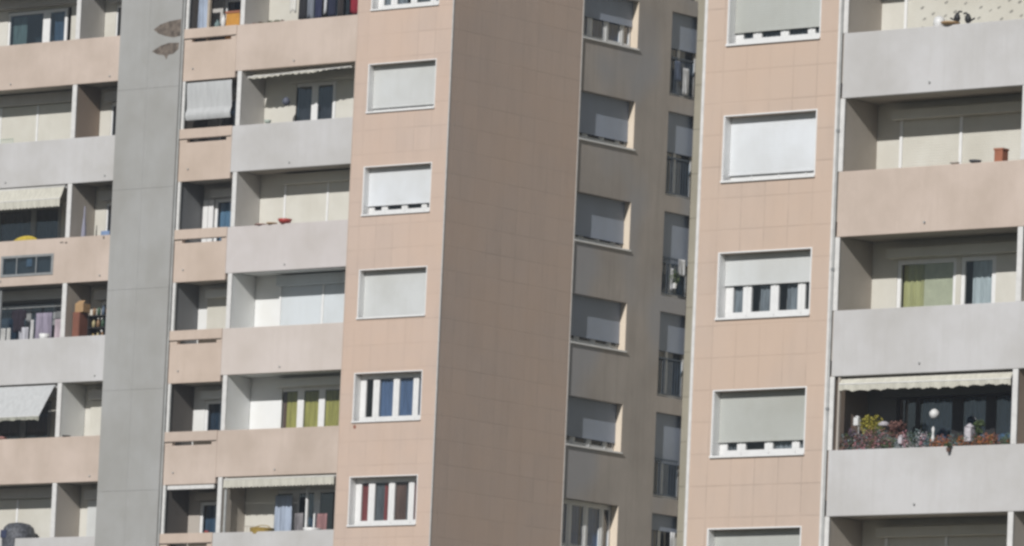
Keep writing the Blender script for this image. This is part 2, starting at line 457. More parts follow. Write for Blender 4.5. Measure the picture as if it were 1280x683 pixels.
# french windows of the narrow column
for k in range(-1, 6):
    t = 28.68-2.8*k; b = t-2.36
    f = MB(); yd = .17
    for a, b_ in ((0, .08), (.50, .62), (1.28, 1.36)): f.box(a, b_, yd, yd+.05, 0, 2.36)
    f.box(.08, .50, yd, yd+.05, 0, .12); f.box(.62, 1.28, yd, yd+.05, 0, .12)
    f.box(.08, .50, yd, yd+.05, 2.28, 2.36); f.box(.62, 1.28, yd, yd+.05, 2.28, 2.36)
    win = f.build('french_window', TRIM, TL, L(SX, 9.412, b), RAD(90))
    MB().box(.08, .5, yd+.02, yd+.026, .12, 2.28).box(.62, 1.28, yd+.02, yd+.026, .12, 2.28).build('pane', GLASSB, win)
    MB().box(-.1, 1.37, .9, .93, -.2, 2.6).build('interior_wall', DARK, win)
    cu = {-1: (C_NET, C_NET), 0: (C_NET, C_DGR), 1: (C_NET, C_WNET), 2: (C_DGR, C_NET), 3: (C_DGR, C_NET), 4: (C_BLUE, C_BROWN), 5: (C_DGR, C_NET)}[k+0]
    folds(.06, .5, .05, 2.3, yd+.12, .02, .12).build('curtain', cu[0], win)
    folds(.62, 1.28, .05, 2.3, yd+.12, .02, .12, 2).build('curtain', cu[1], win)
    dr = {-1: .42, 0: .47, 1: .60, 2: .45, 3: .58, 4: .18, 5: .9}[k]
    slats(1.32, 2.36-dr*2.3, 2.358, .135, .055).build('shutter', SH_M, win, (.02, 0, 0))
    r = MB(); r.box(.0, 1.085, .03, .07, 1.06, 1.10); r.box(.0, 1.085, .035, .065, .08, .11)
    for i in range(10): r.box(.03+i*.112, .045+i*.112, .043, .057, .11, 1.06)
    r.build('railing', RAIL, TL, L(SX, 9.414, b), RAD(90))
# wing wall facing the sun, joined to the end of the side wall
WG = [30.80-1.25*i for i in range(-11, 27)]
mb = MB(); zs = [ZTOP-.2] + [z for z in WG if GZ < z < ZTOP-.3] + [GZ]
mb.box(-.02, 12, 10.545, 10.9, GZ, ZTOP); mb.box(-1.2, -.021, 10.80, 10.9, GZ, ZTOP)
for i in range(len(zs)-1): mb.box(-.02, 12, 10.532, 10.5449, zs[i+1]+.012, zs[i]-.012)
part(mb, 'wing_wall', WING)

# pilaster
PX0, PX1 = -12.06, -9.76
pz = sorted({GZ, ZTOP} | {28.63-2.8*i-.0 for i in range(-4, 9)})
mb = MB(); mb.box(PX0, PX1, -.09, 1.62, GZ, ZTOP)
for i in range(len(pz)-1):
    for a, b in ((PX0, -10.957), (-10.955, PX1)): mb.box(a+.001, b-.001, -.1, -.0901, pz[i]+.003, pz[i+1]-.003)
part(mb, 'pilaster', GREY)
part(MB().box(PX1, PX1+.045, -.05, .0, GZ, ZTOP), 'drainpipe', PIPE, bevel=.01)
part(MB().box(PX0-.035, PX0, -.05, .0, GZ, ZTOP), 'edge_trim', TRIM, bevel=.008)
# brown water stains, thin crusts on the pilaster
def stain(pts):
    mb = MB(); n = len(pts)
    mb.v += [(x, -.1035, z) for x, z in pts] + [(x, -.099, z) for x, z in pts]
    mb.f += [tuple(range(n))[::-1]] + [(i, (i+1) % n, n+(i+1) % n, n+i) for i in range(n)]
    return mb
part(stain([(-10.80, 30.27), (-10.55, 30.40), (-10.2, 30.47), (-9.78, 30.50), (-9.78, 30.03), (-10.05, 30.0),
            (-10.3, 30.05), (-10.6, 30.14)]), 'stain', STAIN)
part(stain([(-10.82, 29.66), (-10.5, 29.80), (-10.2, 29.86), (-9.82, 29.84), (-9.84, 29.66), (-10.02, 29.54),
            (-10.2, 29.53), (-10.27, 29.40), (-10.37, 29.53), (-10.6, 29.56)]), 'stain', STAIN)

for x0, x1, z0, z1 in ((-14.05, -13.92, 24.46, 24.50), (-13.86, -13.78, 24.44, 24.49), (-12.42, -12.36, 24.50, 24.58)):
    part(MB().box(x0, x1, -.003, .002, z0, z1), 'stain', STAIN)
part(MB().lathe([(.05, 0), (.055, .003)], n=7), 'stain', plain('rust_mark', (.30, .12, .08), .9), (-2.83, -.001, 18.96)).rotation_euler = (RAD(90), 0, 0)

# ---- balconies of the left tower
def slab_and_panel(T, PL, x0, x1, y0, zt, hgt, mat, dep, spouts=(), low=0, soff=None):
    pb = MB().box(x0, x1, y0, y0+.13, zt-hgt, zt).build('parapet', mat, T, PL(0, 0, 0), bevel=.012)
    MB().box(x0, x1, y0+.13, y0+dep+.45, zt-hgt+.03+low, zt-1.02).build('balcony_floor', soff or SOFF, pb)
    for sx in spouts:
        MB().tube([(sx, y0-.035, zt-1.125), (sx, y0+.02, zt-1.12)], .022, 8).build('drain_spout', PIPE, pb)
    return pb

colsL = {-2: PINK, -1: PINK, 0: PINK, 1: WHITE, 2: OFFW, 3: OFFP, 4: PINK, 5: WHITE, 6: PINK}
colsF = {-2: PINK, -1: WHITE, 0: PINK, 1: WHITE, 2: PINK, 3: WHITE, 4: PINK, 5: WHITE, 6: PINK}
for k in range(-1, 7):
    zt = Z(k)
    slab_and_panel(TL, L, -7.78, -3.41, 0, zt, 1.28, colsL[k], DEP, (-5.62,), soff=WWALL if k in (2, 3) else None)
    if k == 2:    # this parapet has a glazed hatch
        wob = wall(0, 7.9, zt-1.28, zt, .13, [(3.72, 5.74, zt-1.02, zt-.42)], 'parapet', colsF[k], TL, L(-20.0, 0, 0))
        MB().box(0, 7.9, .13, DEP+.45, zt-1.25, zt-1.06).build('balcony_floor', SOFF, wob)
        for sx in (3.73, 7.54): MB().tube([(sx, -.035, zt-1.125), (sx, .02, zt-1.12)], .022, 8).build('drain_spout', PIPE, wob)
        f = MB(); z0, z1 = zt-1.02, zt-.42
        f.box(3.72, 5.74, -.02, .05, z0, z0+.07); f.box(3.72, 5.74, -.02, .05, z1-.07, z1)
        f.box(3.72, 3.80, -.02, .05, z0+.07, z1-.07); f.box(5.66, 5.74, -.02, .05, z0+.07, z1-.07)
        for q in (4.3, 5.05): f.box(q, q+.03, -.005, .03, z0+.07, z1-.07)
        hf = f.build('window', ALU, TL, L(-20.0, 0, 0), bevel=.004)
        MB().box(3.8, 5.66, .01, .016, z0+.07, z1-.07).build('pane', GLASSB, hf)
        MB().box(4.65, 4.86, .05, .06, z0+.28, z1-.07).build('paper_sheet', C_NET, hf)
        MB().box(3.75, 5.7, .12, .135, z0, z1).build('backing', DARK, hf)
    else:
        slab_and_panel(TL, L, -20, PX0-.04, 0, zt, 1.28, colsF[k], DEP, (-16.27, -12.46))
    # narrow balcony: lower panel, dark slot, capping band
    x0, x1 = PX1+.05, -7.785
    pc = colsL[4] if k == 4 else PINK2
    pb = MB().box(x0, x1, 0, .13, zt-1.45, zt-.37).build('parapet', pc, TL, L(0, 0, 0), bevel=.01)
    MB().box(x0, x1, .13, DEP+.45, zt-1.42, zt-1.1).build('balcony_floor', SOFF, pb)
    MB().box(x0-.02, x1, -.015, .13, zt-.26, zt+.01).build('coping', pc, pb, bevel=.008)
    MB().box(x0, -9.44, 0, .13, zt-.37, zt-.26).build('slot_edge', pc, pb); MB().box(-7.98, x1, 0, .13, zt-.37, zt-.26).build('slot_edge', pc, pb)
    MB().box(x0-.03, x1-.03, -.028, -.0155, zt-.275, zt-.255).build('drip_rail', STAIN, pb)
    if k in (3, 4, 5): MB().box(-8.85, -8.1, .2, .22, zt-.6, zt-.2).build('slot_board', CREAM, pb)
    MB().tube([(-9.34, -.035, zt-1.115), (-9.34, .02, zt-1.11)], .022, 8).build('drain_spout', PIPE, pb)
    # window sill blob marks etc. are left to the paint

# partitions: (x0,x1) with the face colour per storey
PB = {-2: GWALL, -1: GWALL, 0: GWALL, 1: GWALL, 2: WWALL, 3: WWALL, 4: TAUPE, 5: GWALL}
PL_ = {-2: GWALL, -1: GWALL, 0: BWALL, 1: TAUPE, 2: TAUPE, 3: WWALL, 4: TAUPE, 5: GWALL}
PC = {-2: DWALL, -1: DWALL, 0: DWALL, 1: DWALL2, 2: DWALL2, 3: DWALL, 4: DWALL, 5: DWALL}  # narrow bay faces, darker than the other partitions
for k in range(-2, 6):
    zb, zt = Z(k+1), Z(k)-1.28
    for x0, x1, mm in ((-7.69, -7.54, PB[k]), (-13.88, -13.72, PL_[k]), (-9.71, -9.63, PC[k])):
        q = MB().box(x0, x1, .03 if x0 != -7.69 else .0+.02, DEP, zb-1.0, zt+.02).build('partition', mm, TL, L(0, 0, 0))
        lo = zb+.002
        MB().box(x0+.005, x1+.006, .005, .045, lo, zt-(.17 if x0 == -9.71 else .003)).build('edge_post', TRIM, q, bevel=.006)
    if k >= -1:
        MB().box(PX1+.05, -9.60, .02, .05, zb, zt-.175).build('jamb_panel', PIPE, TL, L(0, 0, 0))

# back walls of the loggias, per storey
BW = {-2: CREAM, -1: CREAM, 0: CREAM, 1: CREAM, 2: WWALL, 3: WWALL, 4: CREAM, 5: CREAM}
def roller_box(parent, x0, x1, y, z0, z1, mat, PLc):
    return MB().box(x0, x1, y-.22, y-.002, z0, z1).build('shutter_box', mat, parent, PLc(0, 0, 0), bevel=.012)
def loggia_shutter(T, PLc, x0, x1, y, z0, z1, mat, seams=()):
    o = slats(x1-x0, z0, z1, 0, .055).build('shutter', mat, T, PLc(x0, y-.045, 0))
    for s in seams: MB().box(s-x0-.035, s-x0+.035, -.03, -.008, z0-.03, z1).build('guide_rail', FRAME, o)
    return o
for k in range(-2, 6):
    zb, zt = Z(k+1)-1.0, Z(k)-1.25
    h = zt-zb
    hl = []
    if k in (-1, 0, 3, 4): hl.append((1.15, 4.0, zb+.02-zb, 2.22))
    wall(0, 4.15, 0, h, .12, hl, 'loggia_wall', BW[k], TL, L(-7.53, DEP, zb))
    hl = []
    if k in (0, 3, 4, -1): pass
    wall(0, 1.84, 0, h, .12, [(.42, 1.2, .02, 1.98)], 'loggia_wall', PB[k] if k not in (2, 3) else WWALL, TL, L(-9.62, DEP, zb))
    wall(0, 1.62, 0, h, .12, [(.42, 1.5, .02, 2.1)], 'loggia_wall', CREAM, TL, L(-13.71, DEP, zb))
    wl = {-1: (2.55, 4.95)}.get(k)
    hl = [(2.55, 5.02, .02, 2.16)] if k in (-1, 1, 2, 3) else []
    wall(0, 6.1, 0, h, .12, hl, 'loggia_wall', CREAM if k != 2 else DWALL2, TL, L(-20.03, DEP, zb))
# B bay
for k in (-2, 1, 2, 5):
    zb = Z(k+1)-1.0; m = {1: SH_C, 2: SH_B}.get(k, SH_C)
    loggia_shutter(TL, L, -6.56, -3.45, DEP, zb+.05, zb+2.22, m, (-6.55, -5.0))
    roller_box(TL, -6.6, -3.42, DEP, zb+2.22, zb+2.5, {2: SH_B}.get(k, CREAM), L)
for k, cu in ((3, C_GREEN), (0, C_BROWN), (-1, C_DGR), (4, C_NET)):
    zb = Z(k+1)-1.0
    x = -6.38
    pan = [(0.0, .55), (.78, 1.32), (1.54, 2.2)] if k != 0 else [(.0, .55), (.78, 1.32)]
    if k == 0:
        MB().box(-4.92, -3.5, DEP-.004, DEP+.1, zb+.02, zb+2.22).build('wall_infill', CREAM, TL, L(0, 0, 0))
    o = loggia_window(TL, L(x, DEP+.02, zb+.02), pan, 2.2, glass=GLASS if k == 3 else GLASSB)
    if k == 3:
        folds(.12, .55, .1, 2.1, .07, .012, .12).build('curtain', cu, o); folds(.0, .12, .1, 2.1, .07, .02, .12).build('curtain', C_BROWN, o)
        folds(.72, 2.2, .1, 2.1, .085, .02, .12, 1).build('curtain', cu, o)
    elif k == 0:
        folds(.0, 1.3, .1, 2.1, .14, .02, .12).build('curtain', C_BROWN, o)
    else:
        folds(.9, 1.3, .1, 2.1, .14, .02, .12).build('curtain', cu, o)
    roller_box(TL, -6.5, -3.42, DEP, zb+2.23, zb+2.46, WWALL if k == 3 else CREAM, L)
# C bay doors
for k in range(-2, 6):
    zb = Z(k+1)-1.0
    o = loggia_window(TL, L(-9.10, DEP+.02, zb+.02), [(.0, .58)], 1.95, glass=GLASSB,
                      trim=FRAME)
    folds(.0, .58, .1, 1.85, .12, .02, .12).build('curtain', {1: C_WNET, 2: C_WNET, 3: C_DGR, 4: C_NET}.get(k, C_DGR), o)
    roller_box(TL, -9.2, -7.9, DEP, zb+2.0, zb+2.22, PB[k], L)
# closed cream shutter on storey 2 of the narrow bay, an open white door leaf on storey 1
zb = Z(3)-1.0; loggia_shutter(TL, L, -9.24, -8.0, DEP-.01, zb+.05, zb+2.0, SH_C)
zb = Z(2)-1.0
for i in (0, 1): MB().box(-9.56+i*.2, -9.38+i*.2, DEP-.08, DEP-.03, zb+.1, zb+1.95).build('door_leaf', FRAME, TL, L(0, 0, 0), bevel=.005)
# narrow left bay doors
for k in range(-2, 6):
    zb = Z(k+1)-1.0
    if k in (3,):
        loggia_shutter(TL, L, -13.45, -12.1, DEP, zb+.05, zb+2.1, SH_C)
    elif k == 4:
        loggia_shutter(TL, L, -13.38, -12.1, DEP, zb+.05, zb+2.1, SH_L)
    else:
        o = loggia_window(TL, L(-13.26, DEP+.02, zb+.02), [(.02, .95)], 2.08, glass=GLASSB)
        folds(.0, .9, .1, 2.0, .14, .02, .12).build('curtain', C_BROWN if k == -1 else C_DGR, o)
    roller_box(TL, -13.4, -12.1, DEP, zb+2.12, zb+2.4, GWALL, L)
# wide left bay
for k in range(-2, 6):
    zb = Z(k+1)-1.0
    if k == -1:
        o = loggia_window(TL, L(-17.4, DEP+.02, zb+.02), [(.0, 1.28), (1.56, 2.12)], 2.12, glass=GLASSB)
        folds(.0, .55, .1, 2.0, .14, .02, .12).build('curtain', C_BEIGE, o)
        folds(1.6, 2.1, .1, 2.0, .14, .02, .12).build('curtain', C_NET, o)
    elif k in (1, 2, 3):
        o = loggia_window(TL, L(-17.4, DEP+.02, zb+.02), [(.0, 1.2), (1.4, 2.25)], 2.1, glass=GLASSB, trim=ALU)
        folds(.0, 2.2, .1, 2.0, .14, .02, .12).build('curtain', C_DGR, o)
    else:
        loggia_shutter(TL, L, -19.0, -14.3, DEP, zb+.05, zb+2.2, SH_C, (-17.5, -16.06))
    roller_box(TL, -19.0, -14.2, DEP, zb+2.22, zb+2.52, GWALL, L)

# ---- awnings (fabric with a hanging valance)
def awning(T, PLc, x0, x1, y, z, out, dropz, val, mat, scallop=.12, skew=0, ragged=0, sag=0, vmat=None):
    """roller tube, stretched canvas and front valance"""
    case = MB().tube([(x0-.03, y+.05, z-.05), (x1+.03, y+.05, z-.05)], .045, 10).build('awning', TRIM, T, PLc(0, 0, 0), smooth=True)
    n = max(8, int((x1-x0)/.06))
    def cf(u, v):
        d = dropz + skew*u
        return (x0+(x1-x0)*u, y+.02-out*v, z-.02-d*v-sag*math.sin(math.pi*v)*(.6+.4*math.sin(u*9)))
    MB().grid(cf, n, 6, (0, 0, .006)).build('canvas', mat, case)
    rr = random.Random(int(x0*100)+int(z*10))
    m = MB(); N_ = max(24, int((x1-x0)/.02))
    js = [rr.uniform(-1, 1) for _ in range(N_+2)]
    def vf(u, v):
        x = x0+(x1-x0)*u; d = dropz+skew*u
        b = val*(1+0) - .03*abs(math.sin(math.pi*(x-x0)/scallop)) + ragged*(js[int(u*N_)]*.5+.5*math.sin(u*13)+.5*math.sin(u*5))
        return (x, y+.015-out-.012*math.sin(x*20)*v, z-.02-d-v*b)
    m.grid(vf, N_, 2, (0, .004, 0)); m.build('valance', vmat or mat, case)
    rod = MB().tube([(x0, y+.02-out, z-.02-dropz), (x1, y+.02-out, z-.02-dropz-skew)], .014, 6); rod.build('front_bar', TRIM, case)
    return case
awning(TL, L, -20, -14.0, -.01, Z(1)-1.30, .16, .38, .24, AWN_C, .13, sag=.05)
awning(TL, L, -20, -13.98, -.01, Z(3)-1.32, .58, .92, .14, AWN_W, .5, ragged=.03, vmat=cm('patterned_valance_cloth', (.40, .40, .34), .35))
awning(TL, L, -7.44, -3.45, .0, Z(4)-1.31, .05, .03, .24, AWN_C, .12)
awning(TL, L, -7.26, -3.5, .30, Z(0)-1.30, .36, .16, .06, AWN_C, .22, skew=-.06, ragged=.03, sag=.05)
# narrow bay: white canvas blind and a raised blind
def vblind(x0, x1, z0, z1, y, mat):
    return MB().grid(lambda u, v: (x0+(x1-x0)*u, y+.02*math.sin(v*5)-.05*math.sin(math.pi*min(1, v/.28))*(v < .28), z0+(z1-z0)*v), 14, 16, (0, .006, 0)).build('blind', mat, TL, L(0, 0, 0))
vblind(-9.52, -7.86, 27.66, 28.70, .0, AWN_W)
MB().box(-9.56, -7.84, .02, .10, Z(4)-1.58, Z(4)-1.47).build('blind_box', TRIM, TL, L(0, 0, 0), bevel=.01)
MB().box(-7.44, -7.38, .03, .07, Z(5), Z(4)-1.3).build('blind_post', PIPE, TL, L(0, 0, 0))

# ================================================================== RIGHT TOWER
YR = -31.344
TR = empty('apartment_tower', (40, -20, GZ),
           'nearer pink tiled apartment tower with wide white and pink balconies and white framed windows', 'building')
RL = P(TR)
def ZR(j): return 22.39-2.8*j
DR = 1.14
MB().box(33.7, 48, YR+1.75, YR+14, GZ, ZTOP-.1).build('core', DARK, TR, RL(0, 0, 0))
MB().box(33.4, 48.2, YR-.03, YR+14.2, ZTOP, ZTOP+.5).build('roof', SOFF, TR, RL(0, 0, 0))
holes = []
for j in range(-4, 7):
    t = ZR(j)-1.52; holes.append((.60, 2.93, t-1.31, t))
wall(0, 3.49, GZ, ZTOP, .25, holes, 'tiled_wall', tiles('pink_tower_tiles', (.56, .442, .362), .35, .76), TR, RL(33.49, YR, 0))
MB().box(33.49, 33.7, YR+.254, YR+14, GZ, ZTOP).build('tiled_side_wall', TILE, TR, RL(0, 0, 0))
MB().box(36.72, 36.975, YR+.254, YR+1.75, GZ, ZTOP).build('return_wall', CREAM, TR, RL(0, 0, 0))
MB().box(33.47, 33.545, YR-.016, YR+.05, GZ, ZTOP).build('corner_trim', TRIM, TR, RL(0, 0, 0), bevel=.006)
MB().box(36.90, 36.955, YR-.014, YR-.001, GZ, ZTOP).build('edge_trim', TRIM, TR, RL(0, 0, 0))
MB().tube([(36.995, YR-.02, GZ), (36.995, YR-.02, ZTOP)], .022, 10).build('drainpipe', PIPE, TR, RL(0, 0, 0), smooth=True)
for i in range(7):
    MB().box(36.965, 37.025, YR-.048, YR, 9.2+i*2.8, 9.25+i*2.8).build('pipe_clamp', ALU, TR, RL(0, 0, 0))
def WR(j, **kw): return wide_window(TR, RL(34.09, YR, ZR(j)-1.52-1.31), 0, w_=2.33, h=1.31, **kw)
WR(-2, drop=1); WR(-1, drop=.80, smat=SH_G, curtains=((.1, 2.2, C_DGR, 0),))
WR(0, drop=.90, smat=SH_W, curtains=((.1, 2.2, C_NET, 0),))
WR(1, drop=.47, smat=SH_L, curtains=((.15, .6, C_NET, 0), (.85, 1.25, C_NET, 0), (1.55, 1.95, C_NET, 1), (2.15, 2.3, C_DGR, 1)))
WR(2, drop=.77, smat=SH_G, curtains=((.1, .6, C_DGR, 0), (1.4, 2.3, C_NET, 1)))
WR(3, drop=.9, smat=SH_G); WR(4, drop=.5)
colsR = {-2: PINK, -1: PINK, 0: WHITE, 1: PINK, 2: WHITE, 3: WHITE, 4: PINK, 5: PINK}
PRW = {-2: TAUPE, -1: TAUPE, 0: TAUPE, 1: TAUPE, 2: BWALL, 3: TAUPE, 4: TAUPE}
for j in range(-2, 6):
    zt = ZR(j)
    slab_and_panel(TR, RL, 37.04, 46.5, YR, zt, 1.32, colsR[j], DR, (39.22, 43.8))
for j in range(-2, 5):
    zb, zt = ZR(j+1), ZR(j)-1.32
    for x0, x1 in ((36.98, 37.11), (41.48, 41.60)):
        q = MB().box(x0, x1, YR+.03, YR+DR, zb-1.0, zt+.02).build('partition', PRW[j], TR, RL(0, 0, 0))
        MB().box(x0+.002, x1+.01, YR+.005, YR+.04, zb+.002, zt-.003).build('edge_post', TRIM, q, bevel=.006)
    z0 = zb-1.0; h = zt+.03-z0
    hl = []
    if j == 1: hl = [(.62, 2.08, .02, 2.12), (2.2, 3.06, .02, 2.12)]
    if j == 2: hl = [(.72, 4.2, .02, 2.2)]
    wm = {2: DWALL2}.get(j, CREAM)
    wall(0, 4.37, 0, h, .12, hl, 'loggia_wall', wm, TR, RL(37.11, YR+DR, z0))
    wall(0, 4.8, 0, h, .12, [], 'loggia_wall', GWALL, TR, RL(41.60, YR+DR, z0))
    if j in (-2, -1, 0, 3, 4):
        loggia_shutter(TR, RL, 37.74, 41.4, YR+DR, z0+.05, z0+2.14, SH_C, (37.76, 39.24))
    if j != -1:
        roller_box(TR, 37.60, 41.47, YR+DR, z0+2.14, z0+2.34, CREAM if j != 2 else DWALL2, RL)
    else:
        dots = MB()     # printed dark motifs scattered over the pale blind
        rd = random.Random(3)
        for a in range(12):
            for b in range(5):
                cx, cz = 38.2+a*.27+rd.uniform(-.07, .07), zb+.18+b*.22+rd.uniform(-.05, .05)+(.1 if a % 2 else 0)
                for q in range(2):
                    s = rd.uniform(.016, .028); dx = q*.035
                    dots.box(cx-s+dx, cx+s+dx, YR+DR-.085, YR+DR-.08, cz-s*.7+q*.02, cz+s*.7+q*.02)
        bl = MB().box(37.95, 41.4, YR+DR-.08, YR+DR-.06, z0+.2, zt-.1).build('dotted_blind', SH_C, TR, RL(0, 0, 0))
        dots.build('printed_motif', plain('faded_grey_print', (.32, .31, .28), .9), bl)
    MB().box(41.75, 46, YR+DR-.12, YR+DR-.003, z0+2.25, z0+2.5).build('shutter_box', CREAM, TR, RL(0, 0, 0))
    loggia_shutter(TR, RL, 41.9, 45.5, YR+DR, z0+.05, z0+2.25, SH_G)
z0 = ZR(2)-1.0
o = loggia_window(TR, RL(37.80, YR+DR+.02, z0+.02), [(.02, 1.31)], 2.1)
folds(.02, .56, .1, 2.03, .09, .02, .13).build('curtain', cm('olive_curtain', (.44, .44, .22), .12), o)
MB().box(.56, 1.31, .06, .07, .1, 2.03).build('inner_blind', plain('pale_green_blind', (.50, .52, .38), .8), o)
o = loggia_window(TR, RL(39.40, YR+DR+.02, z0+.02), [(.0, .66)], 2.1)
folds(.14, .66, .1, 2.03, .08, .015, .13).build('curtain', C_WNET, o)
z0 = ZR(3)-1.0
o = loggia_window(TR, RL(37.90, YR+DR+.02, z0+.02), [(.0, .40), (.50, 1.30), (1.56, 2.12), (2.36, 3.3)], 2.18, glass=GLASSB, trim=BLACK)
folds(.5, 3.3, .1, 2.1, .14, .02, .13).build('curtain', cm('slate_blue_curtain', (.22, .31, .39), .3), o)
aw = awning(TR, RL, 37.24, 41.44, YR+.06, ZR(2)-1.36, .07, .10, .14, AWN_C, .35, ragged=.02, skew=.03)
MB().box(37.20, 37.245, YR+.03, YR+.08, ZR(3), ZR(2)-1.34).build('blind_post', TAUPE, TR, RL(0, 0, 0))

# ================================================================== LOOSE THINGS
POT = plain('terracotta', (.36, .14, .08), .8); REDP = plain('red_plastic', (.42, .06, .05), .4)
WPL = plain('white_plastic', (.75, .75, .74), .4); YEL = cm('yellow_cloth', (.55, .42, .07), .2)
LEAF = plain('green_leaves', (.09, .13, .05), .7, .5, 30); LEAFY = plain('yellow_green_leaves', (.34, .30, .04), .7, .4, 30)
LEAFD = plain('dry_red_leaves', (.24, .12, .10), .7, .5, 30); LEAFB = plain('blue_grey_leaves', (.17, .24, .24), .7, .4, 30)
PINKF = plain('pink_petals', (.50, .22, .26), .7, .4, 30); ORF = plain('orange_petals', (.50, .17, .06), .7, .4, 30)
PALEF = plain('pale_petals', (.55, .52, .55), .7, .3, 30)
ORG = plain('orange_box', (.55, .27, .05), .6); CARD = plain('cardboard', (.42, .27, .14), .8)
WOOD = plain('reddish_wood', (.22, .09, .06), .6); DGREY = plain('dark_grey_cover', (.10, .105, .12), .6, .75, 14)

def garment(name, label, cat, x, y, ztop, w_, h, mat, kind='cloth', group=None, seed=0):
    """cloth hung from a line: shoulders / legs shaped by kind, folds and an uneven hem"""
    rr = random.Random(seed*7+3); m = MB(); p1, p2 = rr.uniform(0, 6), rr.uniform(0, 6)
    def fy(u, v): return .022*math.sin(u*11+p1)*(.3+v) + .01*math.sin(u*23+p2)
    if kind == 'trousers':
        for a, b in ((0, .48), (.52, 1.0)):
            m.grid(lambda u, v, a=a, b=b: (x+w_*(a+(b-a)*u), y+fy(u, v), ztop-h*.3-h*.7*v), 8, 8, (0, .012, 0))
        m.grid(lambda u, v: (x+w_*u, y+fy(u, v*.3), ztop-h*.3*v), 12, 3, (0, .012, 0))
    elif kind == 'shirt':
        def sf(u, v):
            k = 1.0 if v < .35 else .72
            return (x+w_*(.5+(u-.5)*k), y+fy(u, v), ztop-.05*abs(u-.5)*2-h*v-(.02*math.sin(u*9) if v > .99 else 0))
        m.grid(sf, 14, 12, (0, .012, 0))
    else:
        m.grid(lambda u, v: (x+w_*u, y+fy(u, v), ztop-h*v*(1+.04*math.sin(u*6+p1))), 14, 10, (0, .010, 0))
    return tag(m.build(name, mat, smooth=True), label, cat, group)

# -- top wide balcony of the left tower (above the first pink parapet)
zr = Z(0)
mb = MB().tube([(-6.4, .35, zr+1.28), (-3.5, .35, zr+1.28)], .012)
cl = tag(mb.build('clothesline', PIPE), 'thin grey line across the top balcony beside the tiled corner column', 'clothesline')
G = 'clothes hung on the line of the top balcony'
for i, (x, w_, h, m, kd, lb) in enumerate([
    (-6.25, .34, .95, cm('white_cotton', (.68, .67, .63), .15), 'shirt', 'white shirt, leftmost garment on the top balcony line'),
    (-5.85, .26, 1.2, cm('black_cotton', (.035, .035, .04)), 'trousers', 'black trousers right of the white shirt on the top line'),
    (-5.54, .20, 1.2, cm('grey_blue_cotton', (.22, .24, .28)), 'cloth', 'grey blue towel between black and navy garments on top line'),
    (-5.28, .28, 1.2, cm('navy_cotton', (.04, .045, .09)), 'shirt', 'navy blue shirt in the middle of the top line'),
    (-4.95, .12, 1.1, cm('pale_cotton', (.55, .56, .58), .15), 'cloth', 'narrow pale towel right of the navy shirt'),
    (-4.80, .26, 1.2, cm('midnight_cotton', (.03, .035, .06)), 'trousers', 'midnight blue trousers right of the narrow pale towel'),
    (-4.50, .30, 1.2, cm('charcoal_cotton', (.05, .045, .045)), 'shirt', 'charcoal shirt left of the red cloth on the top line'),
    (-3.98, .50, 1.15, cm('crimson_cotton', (.27, .03, .045)), 'cloth', 'crimson red cloth, rightmost on the top balcony line')]):
    garment('hanging_garment', lb, 'laundry', x, .35, zr+1.28, w_, h, m, kd, G, i)

TROUGH = plain('dark_clay', (.13, .07, .05), .8)
def planter(name, label, x0, x1, y, z, hgt, mixes, group=None, over=.0):
    e = empty(name, ((x0+x1)/2, y, z), label, 'plants', group)
    t = MB().box(-(x1-x0)/2, (x1-x0)/2, -.08, .08, -.16, 0).build('trough', TROUGH, e, bevel=.01)
    n = max(3, int((x1-x0)/.09))
    for mt, cnt, nm in mixes:
        m = MB()
        for i in range(n):
            if R.random() > cnt: continue
            cx = -(x1-x0)/2+(x1-x0)*(i+.5)/n; hh = hgt*R.uniform(.45, 1.1)
            m.leaves(cx, R.uniform(-.08, .03), hh*.5-over*R.random(), .085, .09, hh*.6, int(40+hh*110), .024)
        if m.v: m.build(nm, mt, e)
    return e
planter('window_box', 'low box of dry plants on the top balcony rim under the laundry', -7.4, -6.2, .23, zr+.0, .08,
        [(LEAF, .8, 'foliage'), (LEAFD, .5, 'blossom')])
TROUGH = TROUGH
def pot_plant(label, x, y, z, r, h, lm, pm=POT, n=220, name='potted_plant', rh=None):
    e = empty(name, (x, y, z), label, 'potted plant')
    MB().lathe([(r*.7, 0), (r, r*1.5), (r*1.08, r*1.5), (r*1.08, r*1.75), (r*.9, r*1.75)]).build('pot', pm, e, smooth=False)
    m = MB()
    for i in range(6):
        a = R.uniform(0, 6.28); rr = (rh or r*1.5)*R.uniform(.2, 1)
        m.leaves(rr*math.cos(a), rr*math.sin(a)*.7, r*1.75+h*R.uniform(.3, 1), h*.28, h*.28, h*.28, n//6, .03)
    for i in range(5):
        m.tube([(0, 0, r*1.6), (R.uniform(-.1, .1), R.uniform(-.08, .08), r*1.75+h*.7)], .006, 4)
    m.build('foliage', lm, e); return e
def bowl(name, label, cat, x, y, z, r, h, mat):
    o = MB().lathe([(r*.55, 0), (r*.85, h*.4), (r, h), (r*.92, h), (r*.75, h*.45), (.01, h*.3)]).build(name, mat, loc=(x, y, z), smooth=True)
    return tag(o, label, cat)

